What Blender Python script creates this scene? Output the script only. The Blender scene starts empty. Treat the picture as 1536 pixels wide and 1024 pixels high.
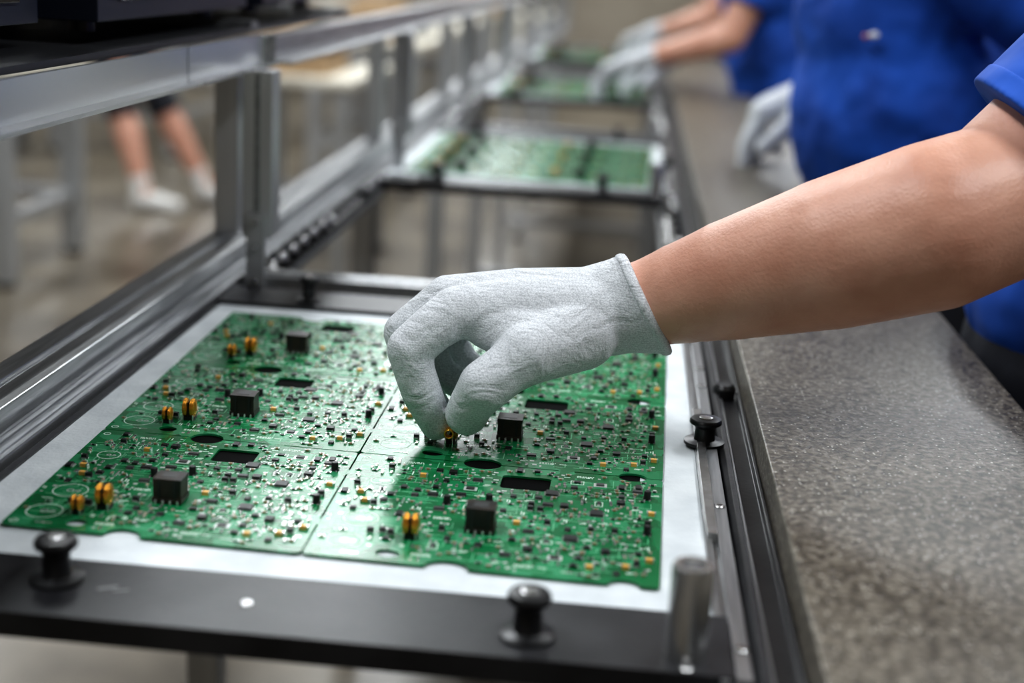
import bpy, math, random
from mathutils import Vector, Matrix
V=Vector
SC=bpy.context.scene
COL=SC.collection
# ------------------------------------------------------------------ materials
def mat(name,col,rough=.5,metal=0.0,**kw):
    m=bpy.data.materials.new(name); m.use_nodes=True
    nt=m.node_tree; b=nt.nodes["Principled BSDF"]
    b.inputs["Base Color"].default_value=(*col,1); b.inputs["Roughness"].default_value=rough
    b.inputs["Metallic"].default_value=metal
    for k,v in kw.items():
        b.inputs[k.replace("_"," ")].default_value=v
    return m
def N(m,t,**kw):
    n=m.node_tree.nodes.new(t)
    for k,v in kw.items():
        if k in n.inputs: n.inputs[k].default_value=v
        else: setattr(n,k,v)
    return n
def L(m,a,b): m.node_tree.links.new(a,b)
def coords(m,scale=(1,1,1)):
    t=N(m,"ShaderNodeTexCoord"); mp=N(m,"ShaderNodeMapping"); mp.inputs["Scale"].default_value=scale
    L(m,t.outputs["Object"],mp.inputs["Vector"]); return mp.outputs["Vector"]
def ramp(m,fac,stops):
    r=N(m,"ShaderNodeValToRGB"); e=r.color_ramp.elements
    while len(e)<len(stops): e.new(.5)
    for i,(p,c) in enumerate(stops):
        e[i].position=p; e[i].color=(*c,1)
    L(m,fac,r.inputs["Fac"]); return r.outputs["Color"]
def noisy(m,scale,c1,c2,bump=0.0,vec=(1,1,1),detail=4,lo=.35,hi=.65,bscale=None,dist=.001):
    b=m.node_tree.nodes["Principled BSDF"]; v=coords(m,vec)
    n=N(m,"ShaderNodeTexNoise"); n.inputs["Scale"].default_value=scale; n.inputs["Detail"].default_value=detail
    L(m,v,n.inputs["Vector"])
    L(m,ramp(m,n.outputs["Fac"],[(lo,c1),(hi,c2)]),b.inputs["Base Color"])
    if bump:
        n2=n
        if bscale:
            n2=N(m,"ShaderNodeTexNoise"); n2.inputs["Scale"].default_value=bscale; L(m,v,n2.inputs["Vector"])
        bp=N(m,"ShaderNodeBump"); bp.inputs["Strength"].default_value=bump; bp.inputs["Distance"].default_value=dist
        L(m,n2.outputs["Fac"],bp.inputs["Height"]); L(m,bp.outputs["Normal"],b.inputs["Normal"])
    return m
M={}
M['alu']=noisy(mat('aluminium',(.5,.5,.51),.30,.78),30,(.32,.33,.34),(.48,.49,.50),.15,(8,.4,8),bscale=60,dist=.0005)
M['aluv']=noisy(mat('aluminium_post',(.5,.5,.51),.34,.6),10,(.44,.45,.46),(.54,.55,.56),.05,(8,8,.4),dist=.0003)
M['alu2']=noisy(mat('aluminium_dark',(.3,.3,.31),.4,.7),30,(.20,.205,.21),(.30,.31,.32),.1,(6,.5,6),dist=.0005)
M['steel']=noisy(mat('brushed_steel',(.6,.6,.6),.27,.9),80,(.45,.45,.45),(.62,.62,.62),.2,(1,1,.15),dist=.0003)
M['black']=noisy(mat('black_composite',(.02,.02,.022),.40),14,(.009,.009,.011),(.027,.027,.030),.3,(1,1,1),bscale=180,dist=.0006)
M['rubber']=mat('black_rubber',(.010,.010,.011),.36)
M['white']=noisy(mat('frosted_plate',(.55,.57,.58),.7,0,Specular_IOR_Level=.25),25,(.58,.615,.64),(.71,.745,.765),.5,bscale=260,dist=.0012)
M['dark']=mat('painted_recess_shade',(.003,.003,.003),.9,0,Specular_IOR_Level=.1)  # flat near-black colour that paints shade inside holes and slots
# solder mask
m=mat('solder_mask',(.01,.2,.07),.27); m.node_tree.nodes["Principled BSDF"].inputs["Specular IOR Level"].default_value=.55
b=m.node_tree.nodes["Principled BSDF"]; v=coords(m)
n=N(m,"ShaderNodeTexVoronoi"); n.inputs["Scale"].default_value=70; n.distance='CHEBYCHEV'; L(m,v,n.inputs["Vector"])
sep=N(m,"ShaderNodeSeparateColor"); L(m,n.outputs["Color"],sep.inputs["Color"])
L(m,ramp(m,sep.outputs[0],[(.0,(.002,.112,.034)),(.45,(.003,.155,.048)),(.75,(.008,.20,.072)),(1,(.035,.27,.12))]),b.inputs["Base Color"])
M['pcb']=m
M['trace']=mat('copper_trace_green',(.13,.45,.24),.3)
M['silk']=mat('silkscreen_white',(.70,.80,.72),.5)
M['pad']=mat('solder_pad',(.76,.80,.77),.25,.4)
M['tin']=mat('tin_terminal',(.8,.8,.79),.22,.75)
M['chip']=mat('chip_epoxy',(.010,.010,.011),.42)
M['chipg']=mat('chip_grey',(.040,.040,.040),.45)
M['mlcc']=mat('ceramic_tan',(.30,.20,.11),.45)
M['tant']=mat('tantalum_orange',(.78,.42,.10),.4)
M['copper']=mat('enamelled_copper',(.80,.40,.06),.2,.75)
M['tbody']=noisy(mat('transformer_bobbin',(.02,.014,.01),.42),60,(.006,.005,.0045),(.026,.016,.011))
# terrazzo counter
m=mat('terrazzo_counter',(.2,.18,.15),.38); b=m.node_tree.nodes["Principled BSDF"]; v=coords(m)
n1=N(m,"ShaderNodeTexNoise"); n1.inputs["Scale"].default_value=190; n1.inputs["Detail"].default_value=3.5; n1.inputs["Roughness"].default_value=.62; L(m,v,n1.inputs["Vector"])
c1=ramp(m,n1.outputs["Fac"],[(.34,(.032,.026,.018)),(.44,(.086,.073,.053)),(.54,(.148,.128,.098)),(.68,(.27,.245,.20))])
vo=N(m,"ShaderNodeTexVoronoi"); vo.inputs["Scale"].default_value=260; L(m,v,vo.inputs["Vector"])
f2=ramp(m,vo.outputs["Distance"],[(.16,(1,1,1)),(.26,(0,0,0))])
sp=N(m,"ShaderNodeSeparateColor"); L(m,vo.outputs["Color"],sp.inputs["Color"])
th=N(m,"ShaderNodeMath",operation='GREATER_THAN'); L(m,sp.outputs[0],th.inputs[0]); th.inputs[1].default_value=.70
mu=N(m,"ShaderNodeMath",operation='MULTIPLY'); L(m,f2,mu.inputs[0]); L(m,th.outputs[0],mu.inputs[1])
mx=N(m,"ShaderNodeMix",data_type='RGBA'); L(m,mu.outputs[0],mx.inputs[0]); L(m,c1,mx.inputs[6]); mx.inputs[7].default_value=(.72,.69,.62,1)
vp=N(m,"ShaderNodeTexVoronoi"); vp.inputs["Scale"].default_value=115; L(m,v,vp.inputs["Vector"])
fp=ramp(m,vp.outputs["Distance"],[(.14,(1,1,1)),(.34,(0,0,0))]); sp2=N(m,"ShaderNodeSeparateColor"); L(m,vp.outputs["Color"],sp2.inputs["Color"])
t2=N(m,"ShaderNodeMath",operation='GREATER_THAN'); L(m,sp2.outputs[1],t2.inputs[0]); t2.inputs[1].default_value=.5
m2=N(m,"ShaderNodeMath",operation='MULTIPLY'); L(m,fp,m2.inputs[0]); L(m,t2.outputs[0],m2.inputs[1])
m3=N(m,"ShaderNodeMath",operation='MULTIPLY'); L(m,m2.outputs[0],m3.inputs[0]); m3.inputs[1].default_value=.8
mx2=N(m,"ShaderNodeMix",data_type='RGBA'); L(m,m3.outputs[0],mx2.inputs[0]); L(m,mx.outputs[2],mx2.inputs[6]); mx2.inputs[7].default_value=(.038,.030,.022,1)
L(m,mx2.outputs[2],b.inputs["Base Color"])
bp=N(m,"ShaderNodeBump"); bp.inputs["Strength"].default_value=.7; bp.inputs["Distance"].default_value=.0012; L(m,n1.outputs["Fac"],bp.inputs["Height"]); L(m,bp.outputs["Normal"],b.inputs["Normal"])
M['granite']=m
# glove knit
def knit(name,c1,c2):
    m=mat(name,c2,.85); b=m.node_tree.nodes["Principled BSDF"]; v=coords(m)
    b.inputs["Sheen Weight"].default_value=.2
    vo=N(m,"ShaderNodeTexVoronoi"); vo.inputs["Scale"].default_value=800; L(m,v,vo.inputs["Vector"])
    w2=N(m,"ShaderNodeTexWave"); w2.inputs["Scale"].default_value=150; w2.inputs["Distortion"].default_value=3; w2.inputs["Detail"].default_value=2; w2.bands_direction='Z'
    L(m,v,w2.inputs["Vector"])
    ad=N(m,"ShaderNodeMath",operation='ADD'); L(m,vo.outputs["Distance"],ad.inputs[0])
    sc=N(m,"ShaderNodeMath",operation='MULTIPLY'); L(m,w2.outputs["Fac"],sc.inputs[0]); sc.inputs[1].default_value=.18; L(m,sc.outputs[0],ad.inputs[1])
    L(m,ramp(m,ad.outputs[0],[(.15,c2),(.95,c1)]),b.inputs["Base Color"])
    n=N(m,"ShaderNodeTexNoise"); n.inputs["Scale"].default_value=30; n.inputs["Detail"].default_value=3; n.inputs["Distortion"].default_value=1.4; L(m,v,n.inputs["Vector"])
    bp=N(m,"ShaderNodeBump"); bp.invert=True; bp.inputs["Strength"].default_value=.4; bp.inputs["Distance"].default_value=.0005; L(m,ad.outputs[0],bp.inputs["Height"])
    b2=N(m,"ShaderNodeBump"); b2.inputs["Strength"].default_value=.6; b2.inputs["Distance"].default_value=.008; L(m,n.outputs["Fac"],b2.inputs["Height"]); L(m,bp.outputs["Normal"],b2.inputs["Normal"])
    L(m,b2.outputs["Normal"],b.inputs["Normal"]); return m
M['glove']=knit('knit_glove',(.48,.50,.53),(.79,.81,.84))
M['skin']=noisy(mat('skin',(.6,.33,.22),.44),22,(.54,.265,.185),(.69,.385,.285),.4,bscale=380,detail=8,dist=.0009,lo=.3,hi=.7)
M['skin'].node_tree.nodes["Principled BSDF"].inputs["Subsurface Weight"].default_value=.10
M['skin'].node_tree.nodes["Principled BSDF"].inputs["Subsurface Radius"].default_value=(.01,.004,.002)
M['shirt']=noisy(mat('blue_cotton',(.01,.08,.45),.8),9,(.004,.055,.32),(.008,.090,.48),.8,bscale=7,dist=.06)
M['trouser']=noisy(mat('navy_trousers',(.01,.012,.02),.8),12,(.006,.007,.012),(.014,.016,.026),.5,bscale=14,dist=.015)
M['shoe']=mat('white_shoe',(.80,.79,.77),.6)
M['shoeb']=mat('black_shoe',(.02,.02,.02),.5)
M['hair']=noisy(mat('brown_hair',(.06,.03,.015),.5),60,(.03,.016,.008),(.09,.05,.025),.5,(1,1,.2))
M['eye']=mat('eye_white',(.8,.8,.78),.2); M['iris']=mat('iris',(.05,.03,.02),.2); M['lip']=mat('lips',(.45,.14,.12),.45)
M['floor']=noisy(mat('worn_floor',(.3,.25,.2),.30),2.4,(.075,.061,.044),(.21,.18,.138),.1,detail=5)
M['wall']=noisy(mat('wall_paint',(.45,.4,.33),.8),2,(.32,.28,.225),(.40,.355,.29))
M['wallcol']=mat('cream_paint',(.72,.68,.58),.6)
M['ceil']=mat('ceiling_paint',(.6,.6,.58),.9)
M['navy']=mat('navy_plastic',(.008,.011,.022),.35)
M['greyp']=mat('grey_plastic',(.16,.16,.165),.5)
M['dgrey']=mat('dark_grey_sheet',(.025,.026,.03),.35,.3)
M['screen']=mat('screen_glass',(.01,.01,.012),.1)
M['acryl']=mat('frosted_acrylic',(.38,.41,.41),.2,0,Transmission_Weight=.6,IOR=1.3)
M['card']=mat('cardboard',(.42,.29,.17),.8)
# ------------------------------------------------------------------ mesh builder
class MB:
    def __init__(s): s.v=[];s.f=[];s.m=[];s.sm=[];s.mats=[]
    def mi(s,k):
        if k not in s.mats: s.mats.append(k)
        return s.mats.index(k)
    def add(s,vs,fs,k,smooth=False):
        o=len(s.v); s.v+= [tuple(x) for x in vs]; i=s.mi(k)
        for f in fs: s.f.append([o+a for a in f]); s.m.append(i); s.sm.append(smooth)
    def box(s,x0,x1,y0,y1,z0,z1,k):
        s.add([(x0,y0,z0),(x1,y0,z0),(x1,y1,z0),(x0,y1,z0),(x0,y0,z1),(x1,y0,z1),(x1,y1,z1),(x0,y1,z1)],
              [(3,2,1,0),(4,5,6,7),(0,1,5,4),(1,2,6,5),(2,3,7,6),(3,0,4,7)],k)
    def cbox(s,cx,cy,z0,w,d,h,k,a=0.0):
        c,sn=math.cos(a),math.sin(a); vs=[]
        for z in (z0,z0+h):
            for dx,dy in ((-w/2,-d/2),(w/2,-d/2),(w/2,d/2),(-w/2,d/2)):
                vs.append((cx+dx*c-dy*sn,cy+dx*sn+dy*c,z))
        s.add(vs,[(3,2,1,0),(4,5,6,7),(0,1,5,4),(1,2,6,5),(2,3,7,6),(3,0,4,7)],k)
    def prism(s,prof,y0,y1,k): # profile (x,z) extruded along y
        n=len(prof); vs=[(x,y0,z) for x,z in prof]+[(x,y1,z) for x,z in prof]
        s.add(vs,[[i,(i+1)%n,n+(i+1)%n,n+i] for i in range(n)]+[list(range(n))[::-1],list(range(n,2*n))],k)
    def lathe(s,c,prof,k,n=28,axis='z',smooth=True):
        vs=[];fs=[]
        for r,h in prof:
            for i in range(n):
                a=2*math.pi*i/n; p=(r*math.cos(a),r*math.sin(a),h)
                if axis=='x': p=(h,p[0],p[1])
                if axis=='y': p=(p[0],h,p[1])
                vs.append((c[0]+p[0],c[1]+p[1],c[2]+p[2]))
        for j in range(len(prof)-1):
            for i in range(n): fs.append((j*n+i,j*n+(i+1)%n,(j+1)*n+(i+1)%n,(j+1)*n+i))
        s.add(vs,fs,k,smooth); m=len(prof)-1
        s.add([vs[i] for i in range(n)],[list(range(n))[::-1]],k); s.add([vs[m*n+i] for i in range(n)],[list(range(n))],k)
    def sph(s,c,r,k='x',R=None,n=20,mm=12):
        if not hasattr(r,'__len__'): r=(r,r,r)
        vs=[];fs=[]
        for j in range(mm+1):
            th=math.pi*j/mm
            if j in(0,mm): vs.append(V((0,0,r[2]*math.cos(th)))); continue
            for i in range(n):
                a=2*math.pi*i/n; vs.append(V((r[0]*math.sin(th)*math.cos(a),r[1]*math.sin(th)*math.sin(a),r[2]*math.cos(th))))
        for i in range(n): fs.append((0,1+i,1+(i+1)%n))
        for j in range(mm-2):
            o=1+j*n
            for i in range(n): fs.append((o+i,o+n+i,o+n+(i+1)%n,o+(i+1)%n))
        o=1+(mm-2)*n; last=len(vs)-1
        for i in range(n): fs.append((o+i,last,o+(i+1)%n))
        c=V(c)
        vs=[c+(R@v if R else v) for v in vs]; s.add(vs,fs,k,True)
    def fr(s,p,q,r1,r2,k='x',n=24):
        p=V(p);q=V(q);d=(q-p).normalized(); u=d.orthogonal().normalized()
        w=d.cross(u); vs=[]
        for c,r in((p,r1),(q,r2)):
            for i in range(n):
                a=2*math.pi*i/n; vs.append(c+u*(r*math.cos(a))+w*(r*math.sin(a)))
        s.add(vs,[(i,(i+1)%n,n+(i+1)%n,n+i) for i in range(n)]+[list(range(n))[::-1],list(range(n,2*n))],k,True)
    def tube(s,rings,k='x',n=40,up=V((0,0,1)),squash=1.0):
        # rings: (center, radius, shear) around common axis; shear tilts the ring plane
        ax=(V(rings[-1][0])-V(rings[0][0])).normalized(); u=(up-ax*up.dot(ax)).normalized(); w=ax.cross(u); vs=[]
        for c,r,sh in rings:
            for i in range(n):
                a=2*math.pi*i/n; vs.append(V(c)+u*(r*math.cos(a))+w*(r*squash*math.sin(a))+ax*(sh*math.cos(a)))
        fs=[]
        for j in range(len(rings)-1):
            for i in range(n): fs.append((j*n+i,j*n+(i+1)%n,(j+1)*n+(i+1)%n,(j+1)*n+i))
        m=len(rings)-1
        s.add(vs,fs+[list(range(n))[::-1],list(range(m*n,m*n+n))],k,True)
    def cap(s,p,q,r1,r2,k='x'):
        s.sph(p,r1,k); s.sph(q,r2,k); s.fr(p,q,r1,r2,k)
    def chain(s,pts,k='x'):
        for (p,r),(q,t) in zip(pts[:-1],pts[1:]): s.cap(p,q,r,t,k)
    def torus(s,c,R_,r,k,axis='z',n=20,mm=8):
        vs=[];fs=[]
        for i in range(n):
            a=2*math.pi*i/n
            for j in range(mm):
                b=2*math.pi*j/mm; p=((R_+r*math.cos(b))*math.cos(a),(R_+r*math.cos(b))*math.sin(a),r*math.sin(b))
                if axis=='x': p=(p[2],p[0],p[1])
                if axis=='y': p=(p[0],p[2],p[1])
                vs.append((c[0]+p[0],c[1]+p[1],c[2]+p[2]))
        for i in range(n):
            for j in range(mm): fs.append((i*mm+j,((i+1)%n)*mm+j,((i+1)%n)*mm+(j+1)%mm,i*mm+(j+1)%mm))
        s.add(vs,fs,k,True)
    def obj(s,name,parent=None,bevel=0,remesh=0,smooth=0,material=None):
        me=bpy.data.meshes.new(name); me.from_pydata(s.v,[],s.f)
        for k in s.mats: me.materials.append(M[material] if material else M[k])
        me.polygons.foreach_set("material_index",s.m if not remesh else [0]*len(s.m)); me.polygons.foreach_set("use_smooth",s.sm); me.update()
        o=bpy.data.objects.new(name,me); COL.objects.link(o)
        if parent: o.parent=parent
        if bevel:
            b=o.modifiers.new("bevel","BEVEL"); b.width=bevel; b.segments=2; b.limit_method='ANGLE'
        if remesh:
            r=o.modifiers.new("remesh","REMESH"); r.mode='VOXEL'; r.voxel_size=remesh; r.use_smooth_shade=True
            if smooth:
                k=o.modifiers.new("smooth","SMOOTH"); k.factor=.5; k.iterations=smooth
        return o
def empty(name):
    e=bpy.data.objects.new(name,None); COL.objects.link(e); e.empty_display_size=.05; return e
# ------------------------------------------------------------------ circuit board panel
PC=[V((-.396,.850)),V((.043,.838)),V((.058,1.436)),V((-.406,1.449))]
def PP(U,W): return (PC[0]*(1-U)+PC[1]*U)*(1-W)+(PC[3]*(1-U)+PC[2]*U)*W
US=[0,.467,1]
ZT=.900
def bp_(c,r,u,v):
    U=US[c]+(US[c+1]-US[c])*u; return PP(U,(r+v)/3)
def board_outline(c,r):
    eu=.0032; ev=.0036; pts=[]; ku=.014; kv=.016
    def notch(u0,ru,rv,v,sgn,rev):
        out=[]
        for i in range(13):
            a=math.pi*i/12
            out.append((u0-ru*math.cos(a)*(1 if not rev else -1),v+sgn*rv*math.sin(a)))
        return out
    pts+=[(eu,ev+kv),(eu+ku*.3,ev+kv*.3),(eu+ku,ev)]; pts+=notch(.41,.062,.055,ev,1,False)
    if c==1: pts+=notch(.90,.045,.04,ev,1,False)
    pts+=[(1-eu-ku,ev),(1-eu-ku*.3,ev+kv*.3),(1-eu,ev+kv),(1-eu,1-ev-kv),(1-eu-ku*.3,1-ev-kv*.3),(1-eu-ku,1-ev)]
    if c==1: pts+=notch(.90,.045,.04,1-ev,-1,True)
    pts+=notch(.41,.062,.055,1-ev,-1,True); pts+=[(eu+ku,1-ev),(eu+ku*.3,1-ev-kv*.3),(eu,1-ev-kv)]
    hole=[]
    cu,cv,hw,hd,rr=.565,.83,.078,.070,.015
    for (sx,sy,a0) in((1,1,0),(-1,1,90),(-1,-1,180),(1,-1,270)):
        for k in range(4):
            a=math.radians(a0+30*k); hole.append((cu+sx*(hw-rr)+rr*math.cos(a),cv+sy*(hd-rr)+rr*math.sin(a)))
    hole2=[(.235+.035*math.cos(2*math.pi*i/16),.07+.03*math.sin(2*math.pi*i/16)) for i in range(16)]
    return pts,[hole,hole2]
def boards_mesh():
    cu=bpy.data.curves.new("tmp","CURVE"); cu.dimensions='2D'; cu.fill_mode='BOTH'; cu.extrude=.0008
    def spl(poly,c,r):
        sp=cu.splines.new('POLY'); sp.points.add(len(poly)-1); sp.use_cyclic_u=True
        for i,(u,v) in enumerate(poly):
            p=bp_(c,r,u,v); sp.points[i].co=(p.x,p.y,0,1)
    for c in(0,1):
        for r in(0,1,2):
            o,hs=board_outline(c,r)
            for poly in [o]+hs: spl(poly,c,r)
            # break-away tabs to neighbours
            if r<2:
                for u in(.12,.66): spl([(u,.9968),(u+.05,.9968),(u+.05,1.0032),(u,1.0032)],c,r)
            if c==0:
                for v in(.25,.75): spl([(.9970,v),(1.0030,v),(1.0030,v+.05),(.9970,v+.05)],c,r)
    ob=bpy.data.objects.new("tmp",cu); COL.objects.link(ob)
    dg=bpy.context.evaluated_depsgraph_get(); dg.update()
    me=bpy.data.meshes.new_from_object(ob.evaluated_get(dg)); bpy.data.objects.remove(ob)
    me.transform(Matrix.Translation((0,0,ZT-.0008))); me.name="boards"
    me.materials.clear(); me.materials.append(M['pcb']); return me
def toroid(mb,x,y,z,s=1.0):
    # upright wound coil: two rounded copper winding packs side by side on a dark base
    for dx in(-.0029,.0029):
        mb.sph((x+dx*s,y,z+.0098*s),(.0031*s,.0062*s,.0074*s),'copper',n=18,mm=12)
        for j in(-1,0,1):
            k=math.sqrt(1-(j*.36)**2)
            n=18; vs=[];fs=[]
            for i in range(n):
                a=2*math.pi*i/n
                for q in range(6):
                    b=2*math.pi*q/6; rr=.0006*s
                    vs.append((x+dx*s+j*.0011*s+rr*math.sin(b),y+(.0062*s*k+rr*math.cos(b))*math.cos(a),z+.0098*s+(.0074*s*k+rr*math.cos(b))*math.sin(a)))
            for i in range(n):
                for q in range(6): fs.append((i*6+q,((i+1)%n)*6+q,((i+1)%n)*6+(q+1)%6,i*6+(q+1)%6))
            mb.add(vs,fs,'copper',True)
    mb.cbox(x,y,z+.003*s,.0008*s,.009*s,.012*s,'tbody')
    mb.cbox(x,y,z,.0095*s,.0085*s,.0030*s,'chip')
    for dx in(-.004,.004): mb.cbox(x+dx*s,y-.005*s,z,.0009,.0009,.005*s,'tin')
def transformer(mb,x,y,z):
    w,d,h=.0205,.0180,.0185
    mb.cbox(x,y,z+.001,w*1.02,d*1.02,.0035,'tbody'); mb.cbox(x,y,z+.004,w*.96,d*.94,h-.005,'tbody')
    mb.cbox(x,y,z+h-.0025,w,d*.98,.0025,'tbody')
    mb.cbox(x-w*.28,y,z+.004,w*.10,d*1.0,h-.005,'chip'); mb.cbox(x+w*.28,y,z+.004,w*.10,d*1.0,h-.005,'chip')
    for i in range(4):
        for sy in(-1,1): mb.cbox(x-w*.38+i*w*.253,y+sy*d*.5,z,.0014,.0025,.003,'tin')
    mb.cbox(x,y,z+h,w*.5,d*.5,.0002,'chipg')
def smd(mb,x,y,kind,rot,rnd):
    z=ZT
    def bx(dx,dy,w,d,z0,h,k):
        if rot: dx,dy,w,d=-dy,dx,d,w
        mb.cbox(x+dx,y+dy,z0,w,d,h,k)
    if kind=='mlcc' or kind=='res' or kind=='tant':
        l,w,h,k={'mlcc':(.0022,.0016,.0013,'mlcc'),'res':(.0024,.0017,.0009,'chip'),'tant':(.0046,.0034,.0026,'tant')}[kind]
        bx(0,0,l,w,z,h,k)
        for s_ in(-1,1): bx(s_*(l/2+.0005),0,.0011,w*1.12,z,h*1.02,'tin')
    elif kind=='soic':
        w=rnd.choice([.004,.005,.0075]); bx(0,0,w,.0042,z+.0003,.0015,'chip' if rnd.random()<.8 else 'chipg')
        n=int(w/.0014)
        for i in range(n):
            for s_ in(-1,1): bx(-w/2+.0009+i*.0014,s_*.0029,.0007,.0016,z,.0007,'tin')
    elif kind=='cap':
        mb.cbox(x,y,z,.0058,.0056,.0012,'chip'); mb.lathe((x,y,z+.0012),[(.0026,0),(.0026,.0048),(.0022,.0054)],'chip',12)
        mb.cbox(x-.002,y-.0038,z,.0012,.0022,.0008,'tin'); mb.cbox(x+.002,y-.0038,z,.0012,.0022,.0008,'tin')
    elif kind=='dpak':
        bx(0,0,.0060,.0058,z+.0003,.0022,'chip'); bx(0,.0040,.0052,.0028,z,.0012,'tin')
        for i in(-1,1): bx(i*.0022,-.004,.001,.003,z,.0007,'tin')
    elif kind=='blk':
        bx(0,0,.0042,.0034,z,.0036,'chip'); bx(0,-.0024,.0036,.0016,z,.0012,'tin'); bx(0,.0024,.0036,.0016,z,.0012,'tin')
    elif kind=='pad':
        w=rnd.uniform(.0014,.0040); d=rnd.uniform(.0014,.0028); bx(0,0,w,d,z,.00012,'pad')
    elif kind=='shield':
        bx(0,0,.0100,.0075,z,.00015,'pad'); bx(0,0,.0060,.0045,z+.0002,.0010,'chipg')
    elif kind=='text':
        for j in range(2):
            xx=-.006
            while xx<.006:
                l=rnd.uniform(.0008,.0020); bx(xx,(j-.5)*.0022,l,.0013,z,.00008,'silk'); xx+=l+.0006
    elif kind=='padrow':
        for i in range(rnd.randint(3,6)): bx(i*.0020,0,.0012,.0016,z,.0004,'tin')
    elif kind=='silk':
        bx(0,0,rnd.uniform(.004,.008),.0009,z,.00008,'silk')
        if rnd.random()<.5: bx(.001,.0018,rnd.uniform(.003,.006),.0008,z,.00008,'silk')
    elif kind=='frame':
        w=rnd.uniform(.006,.010); d=rnd.uniform(.005,.008)
        for s_ in(-1,1): bx(0,s_*d/2,w,.0006,z,.00008,'silk'); bx(s_*w/2,0,.0006,d,z,.00008,'silk')
        bx(0,0,w*.5,d*.5,z,.0012,'chip'); bx(-w*.32,0,.0014,d*.45,z,.0009,'tin'); bx(w*.32,0,.0014,d*.45,z,.0009,'tin')
    elif kind=='big':
        bx(0,0,.009,.009,z+.0002,.0016,'chip')
        for i in range(6):
            for s_ in(-1,1): bx(-.0036+i*.00145,s_*.0052,.0006,.0014,z,.0005,'tin'); bx(s_*.0052,-.0036+i*.00145,.0014,.0006,z,.0005,'tin')
def ring_flat(mb,x,y,r,k,w=.0007,n=32):
    vs=[];fs=[]
    for i in range(n):
        a=2*math.pi*i/n
        vs+=[(x+r*math.cos(a),y+r*math.sin(a),ZT+.00012),(x+(r-w)*math.cos(a),y+(r-w)*math.sin(a),ZT+.00012)]
    for i in range(n):
        j=(i+1)%n; fs.append((2*i,2*j,2*j+1,2*i+1))
    mb.add(vs,fs,k)
def board_parts():
    mb=MB(); W=.225; D=.199
    for c in(0,1):
        for r in(0,1,2):
            rnd=random.Random(11)
            def at(u,v): p=bp_(c,r,u,v); return p.x,p.y
            busy=[(.47,.36,.07,.075),(.565,.83,.088,.08),(.41,0,.075,.07),(.41,1,.075,.07),(.235,.07,.045,.045),(.9,0,.055,.05),(.9,1,.055,.05)]
            x,y=at(.47,.34); transformer(mb,x,y,ZT)
            x,y=at(.28,.215); toroid(mb,x,y,ZT,1.02); busy.append((.28,.20,.04,.05))
            if c==0:
                x,y=at(.21,.15); toroid(mb,x,y,ZT,.75)
                busy.append((.21,.15,.035,.045))
            fixed=[('blk',.16,.23),('blk',.195,.24),('blk',.22,.23),('blk',.60,.56),('blk',.630,.56),('blk',.60,.60),('cap',.345,.55),('tant',.90,.13),('tant',.965,.2),
                   ('blk',.93,.155),('cap',.955,.44),('cap',.95,.78),('tant',.10,.50),('tant',.075,.58),('blk',.05,.66),('blk',.13,.48),('big',.735,.33),('soic',.24,.60),
                   ('blk',.955,.52),('tant',.965,.62),('dpak',.70,.62),('soic',.72,.82),('dpak',.33,.86),('big',.80,.58),('tant',.24,.80),('blk',.13,.86),('cap',.47,.60),
                   ('dpak',.62,.20),('soic',.56,.14),('blk',.86,.42),('dpak',.84,.24),('tant',.80,.10),('tant',.57,.42),('blk',.66,.44),('blk',.36,.30),
                   ('shield',.70,.16),('shield',.80,.88),('shield',.40,.72),('text',.33,.08),('text',.62,.07),('text',.20,.94),('text',.75,.95),('text',.35,.41),('big',.655,.74),('dpak',.87,.70)]
            for k,u,v in fixed:
                x,y=at(u,v); smd(mb,x,y,k,False,rnd); busy.append((u,v,.022 if k not in('shield','text') else .034,.026))
            for u,v,R_ in((.10,.14,.0125),(.115,.34,.0125),(.12,.72,.009),(.035,.04,.003),(.035,.95,.003)):
                x,y=at(u,v); ring_flat(mb,x,y,R_,'silk',.0008); ring_flat(mb,x,y,R_*.22,'pad',.001); ring_flat(mb,x+R_*.45,y,R_*.16,'pad',.001)
                busy.append((u,v,.055,.06))
            for i in range(300): # traces
                u=rnd.random()*.94+.03; v=rnd.random()*.94+.03
                x,y=at(u,v); l=rnd.uniform(.004,.024); l2=rnd.uniform(.004,.016)
                if u+l/W>.97 or v+l2/D>.97 : continue
                u1=u+l/W; v1=v+l2/D
                if any(u<a+p and u1>a-p and v<b+q and v1>b-q for a,b,p,q in busy[:7]): continue
                mb.cbox(x+l/2,y,ZT,l,.0007,.00005,'trace')
                if rnd.random()<.6: mb.cbox(x+l,y+l2/2,ZT,.0007,l2,.00005,'trace')
            placed=[]
            def put(k,u,v,hw,hv):
                if u<.02 or u>.975 or v<.03 or v>.965: return
                if any(abs(u-a)<p+hw and abs(v-b)<q+hv for a,b,p,q in busy): return
                if any(abs(u-a)<hw+p and abs(v-b)<hv+q for a,b,p,q in placed): return
                placed.append((u,v,hw,hv)); x,y=at(u,v); smd(mb,x,y,k,rnd.random()<.5,rnd)
            for i in range(4600):
                u=rnd.random(); v=rnd.random()
                dens=1.0 if u>.27 else (.22 if v<.42 else .6)
                dens*=.62+.6*math.sin(u*23+1.3)*math.sin(v*19+.6)
                if i<170: dens=.9
                if rnd.random()>dens: continue
                q=rnd.random()
                if i<115: put('soic',u,v,.022,.022)
                elif i<150: put('frame',u,v,.028,.026)
                elif q<.24: put('mlcc',u,v,.0074,.0074)
                elif q<.50: put('res',u,v,.0076,.0076)
                elif q<.74: put('pad',u,v,.0070,.0070)
                elif q<.86: put('silk',u,v,.011,.009)
                elif q<.92: put('padrow',u,v,.014,.009)
                else: put('soic',u,v,.020,.018)
    return mb
bm_=boards_mesh(); parts_obj=None
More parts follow.
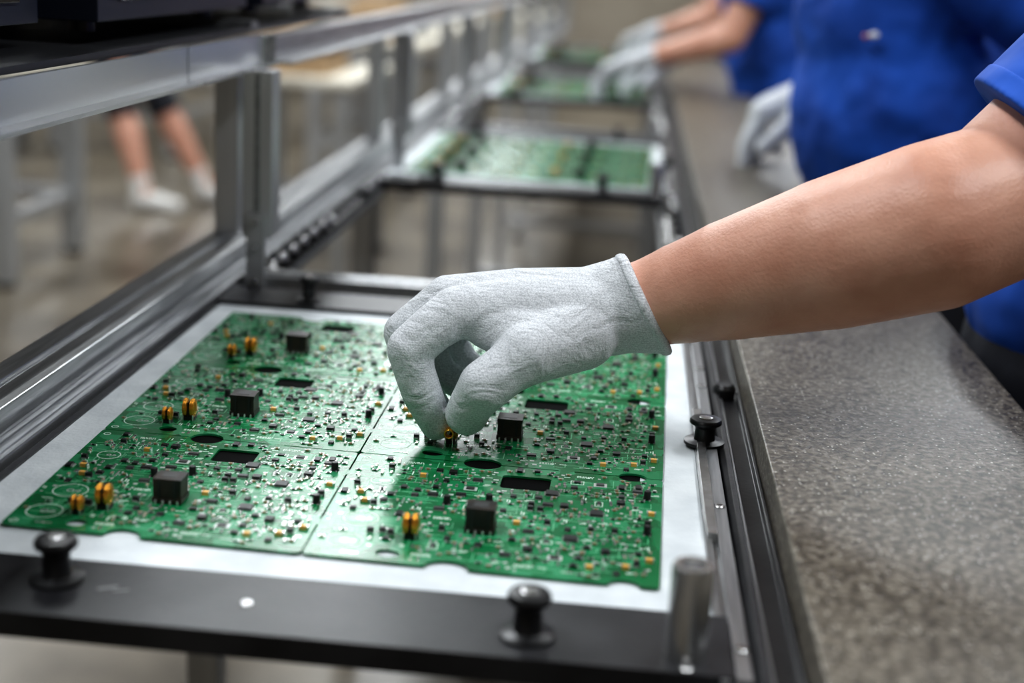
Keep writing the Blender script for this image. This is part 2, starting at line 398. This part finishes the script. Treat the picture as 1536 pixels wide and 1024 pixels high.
for k in range(4):
    e=empty("circuit_board_panel"); e.location=(0,1.70*k,0)
    o=bpy.data.objects.new("boards",bm_); COL.objects.link(o); o.parent=e
    if parts_obj is None:
        parts_obj=board_parts().obj("components",e)
    else:
        o=bpy.data.objects.new("components",parts_obj.data); COL.objects.link(o); o.parent=e
# ------------------------------------------------------------------ tray
def screw(mb,x,y,z,r=.0044,k='steel'):
    mb.lathe((x,y,z),[(r,0),(r,.0008),(r*.75,.0016)],k,16); mb.cbox(x,y,z+.0015,r*.9,r*.25,.0003,'dark')  # no groove cut: raised strip painted dark for the slot's shade
def pin(mb,x,y,z,h=.028,r=.0132):
    mb.lathe((x,y,z),[(r*1.25,0),(r*1.25,.0025),(r*.66,.0035),(r*.62,h*.62),(r*.75,h*.72),(r*.98,h*.80),(r,h*.9),(r*.9,h*.985),(r*.6,h)],'rubber')
    mb.lathe((x,y,z+h),[(r*.42,-.001),(r*.42,.0008),(r*.25,.001)],'steel',16)
def tray():
    mb=MB()
    mb.box(-.430,.075,.806,1.488,.886,.8972,'white')
    mb.box(-.375,.030,.872,1.425,.8965,.8978,'dark')  # flat sheet painted near-black as the recess shade seen through the board holes
    mb.box(-.436,.083,.728,.806,.884,.900,'black')
    mb.box(-.436,.083,1.488,1.560,.882,.902,'black')
    mb.box(-.436,-.430,.806,1.488,.882,.899,'black')
    mb.prism([(.0752,.884),(.0752,.899),(.0800,.899),(.0800,.8955),(.0840,.8955),(.0840,.9005),(.0930,.9005),(.0930,.884)],.725,1.56,'alu')
    mb.box(.0765,.0835,.93,1.22,.8957,.9035,'steel')
    for x,y in((-.3255,.775),(-.036,.757)): pin(mb,x,y,.9)
    pin(mb,-.3375,1.512,.902,.028,.0105); pin(mb,-.02,1.52,.902,.028,.0105)
    pin(mb,.083,1.135,.9,.022,.0135)
    mb.lathe((.0560,.752,.8995),[(.0122,0),(.0122,.054),(.0112,.0565),(.0075,.0565),(.0070,.051)],'steel',32)
    for x,y,z in((.056,.734,.9),(.0885,.762,.9005),(-.205,.765,.9),(.0882,1.30,.9005),(.088,.99,.9005),(.0885,1.36,.9005),(-.40,.76,.9)): screw(mb,x,y,z)
    mb.cbox(-.292,.77,.9,.012,.003,.0002,'greyp',.5); mb.cbox(-.283,.768,.9,.009,.002,.0002,'greyp',.4)
    return mb
t0=None
for k in range(4):
    if t0 is None: t0=tray().obj("conveyor_tray",None,bevel=.0008)
    else:
        o=bpy.data.objects.new("conveyor_tray",t0.data); COL.objects.link(o); o.location=(0,1.70*k,0)
        b=o.modifiers.new("bevel","BEVEL"); b.width=.0008; b.segments=2; b.limit_method='ANGLE'
# ------------------------------------------------------------------ conveyor frame
cf=empty("conveyor_frame")
mb=MB(); Y0,Y1=-.6,9.5
mb.prism([(-.440,.872),(-.440,.904),(-.446,.904),(-.446,.912),(-.452,.912),(-.452,.907),(-.458,.907),(-.458,.929),(-.464,.933),(-.476,.933),(-.476,.928),(-.484,.928),(-.484,.933),(-.505,.933),(-.508,.930),(-.508,.865),(-.455,.865),(-.455,.872)],Y0,Y1,'alu')
mb.prism([(-.4385,.8705),(-.4385,.8815),(-.4150,.8815),(-.4150,.8705)],Y0,Y1,'alu2')
mb.obj("rail_left",cf,bevel=.001)
mb=MB()
mb.prism([(.0955,.86),(.0955,.898),(.099,.902),(.103,.902),(.103,.896),(.1195,.896),(.1195,.903),(.1225,.903),(.1225,.86)],Y0,Y1,'black')
mb.prism([(.060,.8705),(.060,.8815),(.0950,.8815),(.0950,.8705)],Y0,Y1,'alu2')
mb.prism([(.1038,.8962),(.1038,.8985),(.1060,.8985),(.1060,.8962)],Y0,Y1,'alu')
mb.lathe((.108,1.283,.896),[(.010,0),(.011,.010),(.008,.014)],'rubber',20)
mb.obj("rail_right",cf,bevel=.0007)
mb=MB()
for k in range(4):
    y=1.60+1.70*k
    mb.box(-.438,.094,y,y+.045,.868,.906,'alu'); mb.box(-.438,.094,y+.012,y+.033,.906,.9075,'alu2')
mb.obj("crossbars",cf,bevel=.002)
mb=MB(); y=1.67
while y<9:
    ph=(y-.72)%1.70
    if ph>.90:
        for x in(-.424,.076):
            mb.lathe((x-.009,y,.896),[(.004,-.006),(.004,0),(.0125,0),(.0135,.004),(.0135,.014),(.0125,.018),(.006,.018),(.006,.024)],'steel' if int(y*100)%2 else 'rubber',18,'x')
            mb.lathe((x+.008,y+.03,.904),[(.007,0),(.007,.008),(.004,.010)],'steel' if int(y*100)%3 else 'rubber',12)
    y+=.058
mb.obj("rollers",cf)
mb=MB()
for i in range(8):
    y=1.58+1.01*i
    mb.box(-.4325,-.3975,y,y+.035,.955,1.145,'aluv'); mb.box(-.4185,-.4115,y-.0005,y+.0355,.958,1.142,'alu2')
    mb.box(-.426,-.404,y-.006,y,.893,.985,'aluv')
    for z in (.905,.945,.975): mb.lathe((-.415,y-.0105,z),[(.004,0),(.005,.003),(.005,.0045)],'steel',12,'y')
    mb.box(-.500,-.470,y+.12,y+.150,.933,1.145,'aluv')
    mb.box(-.500,-.460,y,y+.04,.02,.866,'aluv'); mb.box(.085,.12,y,y+.035,.02,.862,'aluv'); mb.lathe((-.48,y+.02,0),[(.03,0),(.03,.008),(.012,.02)],'rubber',16); mb.lathe((.1025,y+.018,0),[(.03,0),(.03,.008),(.012,.02)],'rubber',16)
    mb.box(-.46,.085,y,y+.03,.25,.28,'aluv')
mb.box(-.50,-.46,.35,.39,.02,.866,'aluv'); mb.box(.085,.12,.35,.385,.02,.862,'aluv')
mb.box(-.44,-.405,.30,.335,.9,1.145,'aluv')
mb.obj("posts",cf,bevel=.0015)
mb=MB()
mb.prism([(-.452,1.142),(-.410,1.142),(-.410,1.146),(-.430,1.146),(-.430,1.176),(-.452,1.176)],1.72,Y1,'alu')
mb.prism([(-.90,1.142),(-.86,1.142),(-.86,1.18),(-.90,1.18)],Y0,Y1,'alu')
mb.obj("upper_beam",cf,bevel=.001)
mb=MB()
for a,b_ in((-.6,.30),(.302,1.408),(1.412,1.718)):
    mb.prism([(-.446,1.142),(-.424,1.142),(-.424,1.1455),(-.4415,1.1455),(-.4415,1.178),(-.446,1.178)],a,b_,'acryl')
mb.prism([(-.452,1.140),(-.447,1.140),(-.447,1.174),(-.452,1.174)],Y0,1.72,'alu2')
mb.obj("light_guard",cf)
mb=MB()
mb.box(-.86,-.455,Y0,2.3,1.178,1.184,'dgrey')
for y in(.2,.95,1.7,2.25): mb.box(-.86,-.455,y,y+.03,1.184,1.192,'alu2')
mb.obj("shelf",cf)
def equipment(x,y,w,d,h,name="control_box"):
    mb=MB(); z=1.193
    mb.box(x-w/2,x+w/2,y-d/2,y+d/2,z+.012,z+h,'navy')
    for sx in(-1,1):
        for sy in(-1,1): mb.lathe((x+sx*w*.38,y+sy*d*.38,z),[(.012,0),(.012,.012)],'rubber',12)
    mb.box(x+w/2,x+w/2+.003,y-d*.4,y+d*.4,z+.03,z+h-.02,'screen')
    for i in range(5): mb.box(x-w/2+.03+i*.03,x-w/2+.045+i*.03,y-d/2-.002,y-d/2,z+.05,z+h-.04,'greyp')
    return mb.obj(name,None,bevel=.006)
equipment(-.66,1.0,.30,.42,.24); equipment(-.64,1.52,.32,.50,.20); equipment(-.66,.35,.30,.5,.25); equipment(-.62,2.05,.28,.40,.22)
# ------------------------------------------------------------------ counter
mb=MB()
mb.box(.1234,.358,-.6,9.5,.900,.930,'granite')
mb.box(.1236,.130,-.6,9.5,.862,.8998,'alu2')
mb.box(.135,.345,-.6,9.5,.84,.8995,'greyp')
for i in range(8):
    y=-.3+i*1.35; mb.box(.15,.33,y,y+.04,0,.84,'alu2')
mb.box(.20,.215,-.6,9.5,.10,.84,'navy')
mb.obj("terrazzo_counter",None,bevel=.0015)
# ------------------------------------------------------------------ room
def slab(name,x0,x1,y0,y1,z0,z1,k):
    mb=MB(); mb.box(x0,x1,y0,y1,z0,z1,k); return mb.obj(name)
slab("floor",-9,5,-3,17,-.1,0,'floor'); slab("ceiling",-9,5,-3,17,3.5,3.6,'ceil')
slab("wall_back",-9,5,17,17.1,0,3.5,'wall'); slab("wall_left",-9.1,-9,-3,17,0,3.5,'wall'); slab("wall_right",5,5.1,-3,17,0,3.5,'wall'); slab("wall_front",-9,5,-3.1,-3,0,3.5,'wall')
slab("baseboard_back",-9,5,16.98,17,0,.12,'greyp'); slab("baseboard_left",-9,-8.98,-3,17,0,.12,'greyp')
for x in(-7,-4.2,-1.4,1.4,4):
    mb=MB(); mb.box(x-.16,x+.16,16.5,16.82,0,3.5,'wallcol'); mb.box(x-.2,x+.2,16.46,16.86,0,.15,'greyp'); mb.obj("support_column")
# ceiling luminaires
for x in(-4.4,-1.2,1.5):
    for i in range(6):
        y=.4+i*2.7
        mb=MB(); mb.prism([(x-.20,3.30),(x-.17,3.36),(x+.17,3.36),(x+.20,3.30),(x+.19,3.30),(x+.16,3.35),(x-.16,3.35),(x-.19,3.30)],y-.75,y+.75,'ceil')
        for s_ in(-.5,.5): mb.lathe((x,y+s_,3.36),[(.004,0),(.004,.14)],'steel',8)
        mb.obj("ceiling_luminaire")
        ld=bpy.data.lights.new("tube_light","AREA"); ld.shape='RECTANGLE'; ld.size=.30; ld.size_y=1.45; ld.energy=46; ld.color=(.93,.97,1)
        lo=bpy.data.objects.new("tube_light",ld); COL.objects.link(lo); lo.location=(x,y,3.34)
# ------------------------------------------------------------------ background benches
def bench(x,y,w=.8,l=1.8,h=.78,t=.08):
    mb=MB()
    for sx in(0,1):
        for sy in(0,1):
            mb.box(x+sx*(w-t),x+sx*(w-t)+t,y+sy*(l-t),y+sy*(l-t)+t,0.02,h,'aluv')
            mb.lathe((x+t/2+sx*(w-t),y+t/2+sy*(l-t),0),[(.04,0),(.04,.01),(.015,.02)],'rubber',14)
    mb.box(x-.02,x+w+.02,y-.02,y+l+.02,h,h+.03,'wallcol')
    for sx in(0,1): mb.box(x+.02+sx*(w-t),x+t-.02+sx*(w-t),y+t,y+l-t,.22,.27,'aluv')
    mb.box(x+t,x+w-t,y+.02,y+.06,.22,.27,'aluv'); mb.box(x+t,x+w-t,y+l-.06,y+l-.02,.22,.27,'aluv')
    mb.box(x+.1,x+.4,y+.1,y+.5,h+.031,h+.2,'card'); mb.box(x+.1,x+w-.1,y+l*.6,y+l*.9,h+.031,h+.08,'greyp')
    return mb.obj("work_bench",None,bevel=.003)
bench(-3.08,4.95,.86,.75); bench(-3.5,8.4,.8,2.2); bench(-2.0,9.6,.8,2.2); bench(-4.6,6.6,.9,2); bench(-1.6,12.6,.8,2); bench(-1.75,7.7,.6,1.4); bench(-1.55,5.3,.5,.9,.78,.05); bench(-3.3,3.2,.7,1.2)
bench(-3.2,12.2,.8,2); bench(-5.6,9.6,.9,2)
# ------------------------------------------------------------------ people
def hand_prims(mb,W,f,s,d,sc=1.0,curl=.5):
    W=V(W); f=V(f).normalized(); s=(V(s)-f*V(s).dot(f)).normalized(); d=V(d); d=(d-f*d.dot(f)-s*d.dot(s)).normalized()
    offs=[.030,.010,-.011,-.030]; ln=[(.040,.026,.020),(.045,.029,.021),(.041,.027,.020),(.032,.021,.018)]; bl=[.088,.092,.087,.078]
    for i in range(4):
        base=W+f*bl[i]*sc+s*offs[i]*sc
        mb.cap(W+s*offs[i]*.5*sc+f*.01,base,.021*sc,.0135*sc)
        p=base; a=curl*.5; r=.0105-.0008*i*(i>1)
        for j,l in enumerate(ln[i]):
            a+=curl*(.3+.12*i)*(1 if j==0 else 1.2)*.8
            q=p+(f*math.cos(a)+d*math.sin(a))*l*sc; mb.cap(p,q,r*sc,(r-.001)*sc); p=q; r-=.0008
    t0=W+f*.022*sc+s*.022*sc; t1=t0+(f*.6+s*.65+d*.3).normalized()*.045*sc; t2=t1+(f*.85+s*.35+d*.35).normalized()*.034*sc; t3=t2+(f*.95+d*.35).normalized()*.026*sc
    mb.chain([(t0,.019*sc),(t1,.0145*sc),(t2,.012*sc),(t3,.010*sc)])
def lerp(a,b,t): return V(a)*(1-t)+V(b)*t
def person(name,J,face,shirt='shirt',short=False,gloves=True,skip_arm=None,sc=1.0,belly=.0,sleeve=.62,shoe='shoeb',hs=1.12,curl=.75):
    e=empty(name); face=V(face).normalized(); side=V((0,0,1)).cross(face) # person's left
    R=Matrix((face,side,V((0,0,1)))).transposed()
    ch=V(J['chest']); pe=V(J['pelvis']); nk=V(J['neck']); hd=V(J['head'])
    mb=MB()
    mb.sph(ch,(.125*sc,.175*sc,.19*sc),'x',R); mb.sph(lerp(pe,ch,.45)+face*belly*.5,(.125*sc+belly*.5,.165*sc+belly*.2,.20*sc),'x',R); mb.sph(pe+V((0,0,.02)),(.135*sc,.18*sc,.13*sc),'x',R)
    mb.fr(lerp(pe,ch,.0)+face*belly*.3,lerp(pe,ch,.75)+face*belly*.35,.135*sc+belly*.3,.135*sc+belly*.2)
    if not short: mb.sph(ch+face*.055*sc-V((0,0,.02)),(.09*sc,.145*sc,.10*sc),'x',R)
    for s_ in 'R','L':
        S=V(J['sh'+s_]); E=V(J['el'+s_]); mb.cap(lerp(nk,ch,.35),S,.085*sc,.066*sc); q=lerp(S,E,sleeve)
        mb.sph(S,.068*sc); mb.fr(S,q,.066*sc,.070*sc)
    mb.cap(lerp(nk,ch,.5),lerp(nk,ch,.12),.09*sc,.062*sc)
    mb.obj("shirt",e,remesh=.008,smooth=10,material=shirt)
    mb=MB()
    mb.sph(pe-V((0,0,.06)),(.13*sc,.17*sc,.13*sc),'x',R)
    for s_ in 'R','L':
        H,K,A=[V(J[k+s_]) for k in('hip','kn','an')]
        if short:
            q=lerp(K,A,.14); mb.chain([(H,.095*sc),(lerp(H,K,.5),.090*sc),(lerp(H,K,.97),.080*sc)]); mb.fr(lerp(H,K,.95),q,.080*sc,.084*sc)
        else: mb.chain([(H,.095*sc),(K,.066*sc),(lerp(K,A,.35),.062*sc)]); mb.fr(K,lerp(K,A,.96),.064*sc,.052*sc)
    mb.obj("trousers",e,remesh=.009,smooth=5,material='trouser')
    mb=MB(); 
    for s_ in 'R','L':
        K,A=V(J['kn'+s_]),V(J['an'+s_]); d=V(J['toe'+s_])-A; d.z=0; d.normalize()
        mb.cap(V((A.x,A.y,.045)),V((A.x,A.y,.045))+d*.08,.044,.044); mb.cap(V((A.x,A.y,.04))+d*.06,V((A.x,A.y,.034))+d*.175,.043,.033); mb.cap(V((A.x,A.y,.042))-d*.03,V((A.x,A.y,.045)),.041,.044)
        if short: mb.fr(V((A.x,A.y,.045)),lerp(A,K,.20),.045,.047)
    mb.obj("shoes",e,remesh=.006,smooth=3,material=shoe)
    mb=MB()
    if short:
        for s_ in 'R','L':
            H,K,A=[V(J[k+s_]) for k in('hip','kn','an')]
            mb.chain([(lerp(H,K,.8),.070),(K,.062),(lerp(K,A,.35),.066),(lerp(K,A,.9),.042),(A,.040)])
    mb.cap(nk-V((0,0,.05)),lerp(nk,hd,.6),.056*sc,.054*sc)
    mb.sph(hd+V((0,0,.025))-face*.01,(.094*sc,.076*sc,.095*sc),'x',R); mb.sph(hd+face*.022-V((0,0,.045)),(.062*sc,.056*sc,.066*sc),'x',R)
    mb.cap(hd+face*.080+V((0,0,.012)),hd+face*.094-V((0,0,.022)),.009,.013)
    mb.sph(hd+face*.066-V((0,0,.088)),.022)
    for s_ in(-1,1): mb.sph(hd+side*.074*s_*sc-face*.008,(.019,.008,.030),'x',R)
    for s_ in 'R','L':
        S,E,Wr=[V(J[k+s_]) for k in('sh','el','wr')]
        if skip_arm==s_: continue
        mb.chain([(lerp(S,E,sleeve*.8),.047*sc),(lerp(S,E,.8),.043*sc),(E,.040*sc),(lerp(E,Wr,.25),.042*sc),(lerp(E,Wr,.7),.032*sc),(Wr,.027*sc)])
        if not gloves: hand_prims(mb,Wr,Wr-E,V(J.get('th'+s_,face)),V((0,0,-1)),1,.4)
    mb.obj("body_skin",e,remesh=.006,smooth=4,material='skin')
    if gloves:
        for s_ in 'R','L':
            if skip_arm==s_: continue
            E,Wr=V(J['el'+s_]),V(J['wr'+s_]); mb=MB(); d=(Wr-E).normalized()
            mb.fr(Wr-d*.055,Wr+d*.02,.037*sc,.031*sc); hand_prims(mb,Wr,V(J.get('hd'+s_,d)),V(J.get('th'+s_,side)),V(J.get('pd'+s_,(0,0,-1))),hs*sc,curl)
            mb.obj("glove_"+('right' if s_=='R' else 'left'),e,remesh=.003,smooth=5,material='glove')
    mb=MB()
    mb.sph(hd+V((0,0,.05))-face*.022,(.100*sc,.085*sc,.090*sc),'x',R); mb.sph(hd-face*.055-V((0,0,.02)),(.055*sc,.075*sc,.085*sc),'x',R); mb.sph(hd-face*.115+V((0,0,.04)),.042)
    mb.obj("hair",e,remesh=.006,smooth=3,material='hair')
    mb=MB()
    for s_ in(-1,1):
        c=hd+face*.073*sc+side*.030*s_; mb.sph(c,.0125,'eye',n=14,mm=8); mb.sph(c+face*.007,.0066,'iris',n=12,mm=8)
        mb.sph(c+face*.008+V((0,0,.022)),(.006,.016,.0035),'hair',R,12,6)
    mb.sph(hd+face*.083-V((0,0,.052)),(.008,.024,.007),'lip',R,14,8)
    mb.obj("face_features",e)
    return e
def std(x,y,face=(-1,0,0),lean=.05,h=0.0):
    face=V(face).normalized(); side=V((0,0,1)).cross(face); P=V((x,y,0))
    J={'pelvis':P+V((0,0,.95)),'chest':P+face*lean+V((0,0,1.24)),'neck':P+face*lean*1.3+V((0,0,1.43)),'head':P+face*lean*2+V((0,0,1.575))}
    for s_,k in((1,'L'),(-1,'R')):
        J['sh'+k]=P+face*lean+side*.185*s_+V((0,0,1.365)); J['el'+k]=P+side*.25*s_-face*.03+V((0,0,1.09)); J['wr'+k]=P+side*.25*s_+face*.06+V((0,0,.85))
        J['hip'+k]=P+side*.095*s_+V((0,0,.88)); J['kn'+k]=P+side*.10*s_+face*.02+V((0,0,.48)); J['an'+k]=P+side*.11*s_-face*.03+V((0,0,.08)); J['toe'+k]=J['an'+k]+face*.2
        J['th'+k]=face
    return J
# main worker
J=std(.53,1.50,lean=.04); J['shR']=V((.56,1.33,1.36)); J['elR']=V((.285,1.09,1.125)); J['wrR']=V((-.019,1.12,1.008)); J['shL']=V((.80,1.10,1.36)); J['elL']=V((.92,1.05,1.10)); J['wrL']=V((.84,.95,.90)); J['thL']=V((-.6,.6,0))
J['chest']=V((.64,1.29,1.24)); J['pelvis']=V((.515,1.50,.97)); J['neck']=V((.66,1.20,1.44)); J['head']=V((.61,1.18,1.59))
w0=person("assembly_worker",J,(-.75,.45,0),skip_arm='R',sleeve=.55,sc=1.08)
mb=MB()
S=J['shR'];E=J['elR']
mb.chain([(lerp(E,S,.75),.058),(lerp(E,S,.3),.061),(E,.0605),(V((.2303,1.066,1.106)),.0635),(V((.1626,1.08,1.078)),.0585),(V((.0912,1.10,1.048)),.0480),(V((.055,1.11,1.0325)),.0410),(V((.026,1.12,1.019)),.0355),(V((-.01,1.12,1.01)),.033)])
mb.obj("forearm_right",w0,remesh=.0035,smooth=12,material='skin')
# sleeve: the front of the hem hangs further down the arm than the back
mb=MB(); UPS=V((.15,-.59,.456))
mb.tube([(lerp(E,S,.15),.082,-.058),(lerp(E,S,.18),.0825,-.058),(lerp(E,S,.5),.086,-.02),(lerp(E,S,.95),.090,0)],squash=.98,up=UPS); mb.sph(lerp(E,S,.95),.090)
mb.obj("sleeve_right",w0,remesh=.004,smooth=4,material='shirt')
mb=MB(); mb.tube([(lerp(E,S,.147),.0825,-.058),(lerp(E,S,.151),.0838,-.058),(lerp(E,S,.196),.0840,-.058),(lerp(E,S,.20),.0828,-.058)],squash=.98,up=UPS)
mb.obj("sleeve_hem",w0,remesh=.002,smooth=2,material='shirt')
# gloved right hand, pinching
mb=MB()
Wp=V((-.019,1.12,1.008))
iM,mM,rM,pM=V((-.124,1.087,1.008)),V((-.134,1.113,1.012)),V((-.1285,1.142,1.006)),V((-.115,1.166,.994))
mb.chain([(Wp+V((0,-.012,.0)),.034),(lerp(Wp,iM,.5)+V((0,-.002,.001)),.029),(iM,.0210)])
mb.chain([(Wp+V((0,-.003,.004)),.034),(lerp(Wp,mM,.5)+V((0,0,.003)),.028),(mM,.0200)])
mb.chain([(Wp+V((0,.008,.0)),.032),(lerp(Wp,rM,.5),.026),(rM,.0185)])
mb.chain([(Wp+V((0,.016,-.004)),.030),(lerp(Wp,pM,.5),.025),(pM,.0170)])
mb.chain([(iM,.0210),(V((-.1400,1.077,.997)),.0190),(V((-.1575,1.070,.980)),.0184),(V((-.1530,1.070,.962)),.0164),(V((-.1465,1.071,.944)),.0162),(V((-.1345,1.076,.9180)),.0134)])
mb.chain([(mM,.0195),(V((-.1685,1.108,.983)),.0168),(V((-.158,1.110,.945)),.0148),(V((-.138,1.109,.9185)),.0125)])
mb.chain([(rM,.0180),(V((-.160,1.1445,.976)),.0158),(V((-.142,1.142,.941)),.0142),(V((-.116,1.135,.931)),.0122)])
mb.chain([(pM,.0165),(V((-.142,1.176,.968)),.0142),(V((-.124,1.172,.942)),.0128),(V((-.102,1.161,.937)),.0112)])
# thumb
mb.chain([(V((-.026,1.096,.998)),.032),(V((-.0640,1.060,.9860)),.0248),(V((-.0800,1.051,.9740)),.0204),(V((-.0945,1.045,.9620)),.0208),(V((-.1035,1.052,.9470)),.0178),(V((-.1090,1.0600,.9335)),.0172)])
mb.chain([(V((-.060,1.075,.992)),.025),(V((-.098,1.088,1.0)),.020)])
# wrist + ribbed cuff with slanted opening
mb.tube([(V((-.055,1.108,1.006)),.030,0),(Wp,.0378,0),(V((.004,1.119,1.0150)),.0385,-.006),(V((.026,1.1185,1.0190)),.0425,-.015)],squash=.95)
mb.obj("glove_right",w0,remesh=.0016,smooth=7,material='glove')
mb=MB(); c0=V((.026,1.1185,1.0190)); ax=(c0-V((-.055,1.108,1.006))).normalized(); up=V((0,0,1)); u=(up-ax*up.dot(ax)).normalized(); w=ax.cross(u); vs=[];fs=[];n=56;mm=8
for i in range(n):
    a=2*math.pi*i/n; rad=.0405+.0004*math.sin(5*a); dr=u*math.cos(a)+w*(math.sin(a)*.95)
    for j in range(mm):
        b_=2*math.pi*j/mm; vs.append(c0+ax*(-.015*math.cos(a)+.0045*math.sin(b_)-.003+.0006*math.sin(3*a+1))+dr*(rad+.0026*math.cos(b_)))
for i in range(n):
    for j in range(mm): fs.append((i*mm+j,((i+1)%n)*mm+j,((i+1)%n)*mm+(j+1)%mm,i*mm+(j+1)%mm))
mb.add(vs,fs,'glove',True); mb.obj("glove_cuff_hem",w0)
# held inductor
mb=MB(); c=(-.1225,1.0640,.9150)
for i in range(8): mb.torus((c[0],c[1]-.003+i*.0009,c[2]),.0034,.0007,'copper','y',16,6)
for dx in(-.0028,.0028): mb.cap((c[0]+dx,c[1],c[2]-.001),(c[0]+dx*1.05,c[1],.9006),.0005,.0005,'tin')
mb.obj("wire_coil_inductor")
# other workers
J=std(.52,2.42,lean=.10); J['elR']=V((.56,2.76,1.12)); J['wrR']=V((.370,2.74,1.085)); J['hdR']=V((-.90,-.02,-.40)); J['thR']=V((0,-1,0)); J['elL']=V((.80,2.22,1.12)); J['wrL']=V((.88,2.30,.90))
w=person("assembly_worker",J,(-1,0,0),sc=1.14,belly=.07,hs=1.32,curl=1.0)
mb=MB(); mb.sph((.358,2.226,1.200),(.008,.007,.005),'shoe'); mb.sph((.347,2.232,1.197),(.005,.006,.004),'lip'); mb.obj("shirt_logo",w)
J=std(.46,4.35,lean=.07); J['shL']=V((.36,4.18,1.33)); J['elL']=V((.27,4.14,1.10)); J['wrL']=V((.02,4.22,1.02)); J['thL']=V((0,1,0)); J['elR']=V((.30,4.62,1.10)); J['wrR']=V((.08,4.50,1.0)); J['thR']=V((0,-1,0))
person("assembly_worker",J,(-1,0,0),sc=1.05,belly=.03)
J=std(.50,6.1,lean=.07); J['elL']=V((.30,5.9,1.10)); J['wrL']=V((.06,5.98,1.02)); J['thL']=V((0,1,0)); J['elR']=V((.30,6.35,1.10)); J['wrR']=V((.08,6.25,1.0)); J['thR']=V((0,-1,0))
person("assembly_worker",J,(-1,0,0),sc=1.0,belly=.02)
# walking person in shorts across the aisle
J=std(-2.56,6.95,(1,0,0),lean=.03); J['anR']=V((-2.32,6.70,.08)); J['knR']=V((-2.46,6.78,.50)); J['toeR']=J['anR']+V((.2,-.03,0)); J['anL']=V((-2.12,7.05,.08)); J['knL']=V((-2.34,7.02,.50)); J['toeL']=J['anL']+V((.2,-.08,0))
person("walking_person",J,(1,0,0),short=True,gloves=False,shoe='shoe',shirt='trouser',sc=1.05)
# ------------------------------------------------------------------ camera
f=2133.33
dY=V((192,-562,f)).normalized(); s=.076; t=-(dY.x+dY.y*s)/dY.z
dX=V((1,s,t)).normalized(); dZ=dX.cross(dY)
cd=bpy.data.cameras.new("camera"); cam=bpy.data.objects.new("camera",cd); COL.objects.link(cam)
cd.lens=50; cd.sensor_width=36; cd.clip_start=.02
R=Matrix(((dX.x,-dX.y,-dX.z),(dY.x,-dY.y,-dY.z),(dZ.x,-dZ.y,-dZ.z)))
cam.matrix_world=Matrix.Translation((0,0,1.28))@R.to_4x4()
cd.dof.use_dof=True; cd.dof.focus_distance=1.12; cd.dof.aperture_fstop=2.6; cd.dof.aperture_blades=9
SC.camera=cam
wd=bpy.data.worlds.new("world"); SC.world=wd; wd.use_nodes=True
wd.node_tree.nodes["Background"].inputs[0].default_value=(.8,.85,.9,1); wd.node_tree.nodes["Background"].inputs[1].default_value=.3
SC.view_settings.view_transform='Standard'
try: SC.view_settings.look='Medium High Contrast'
except Exception: pass
SC.view_settings.exposure=0
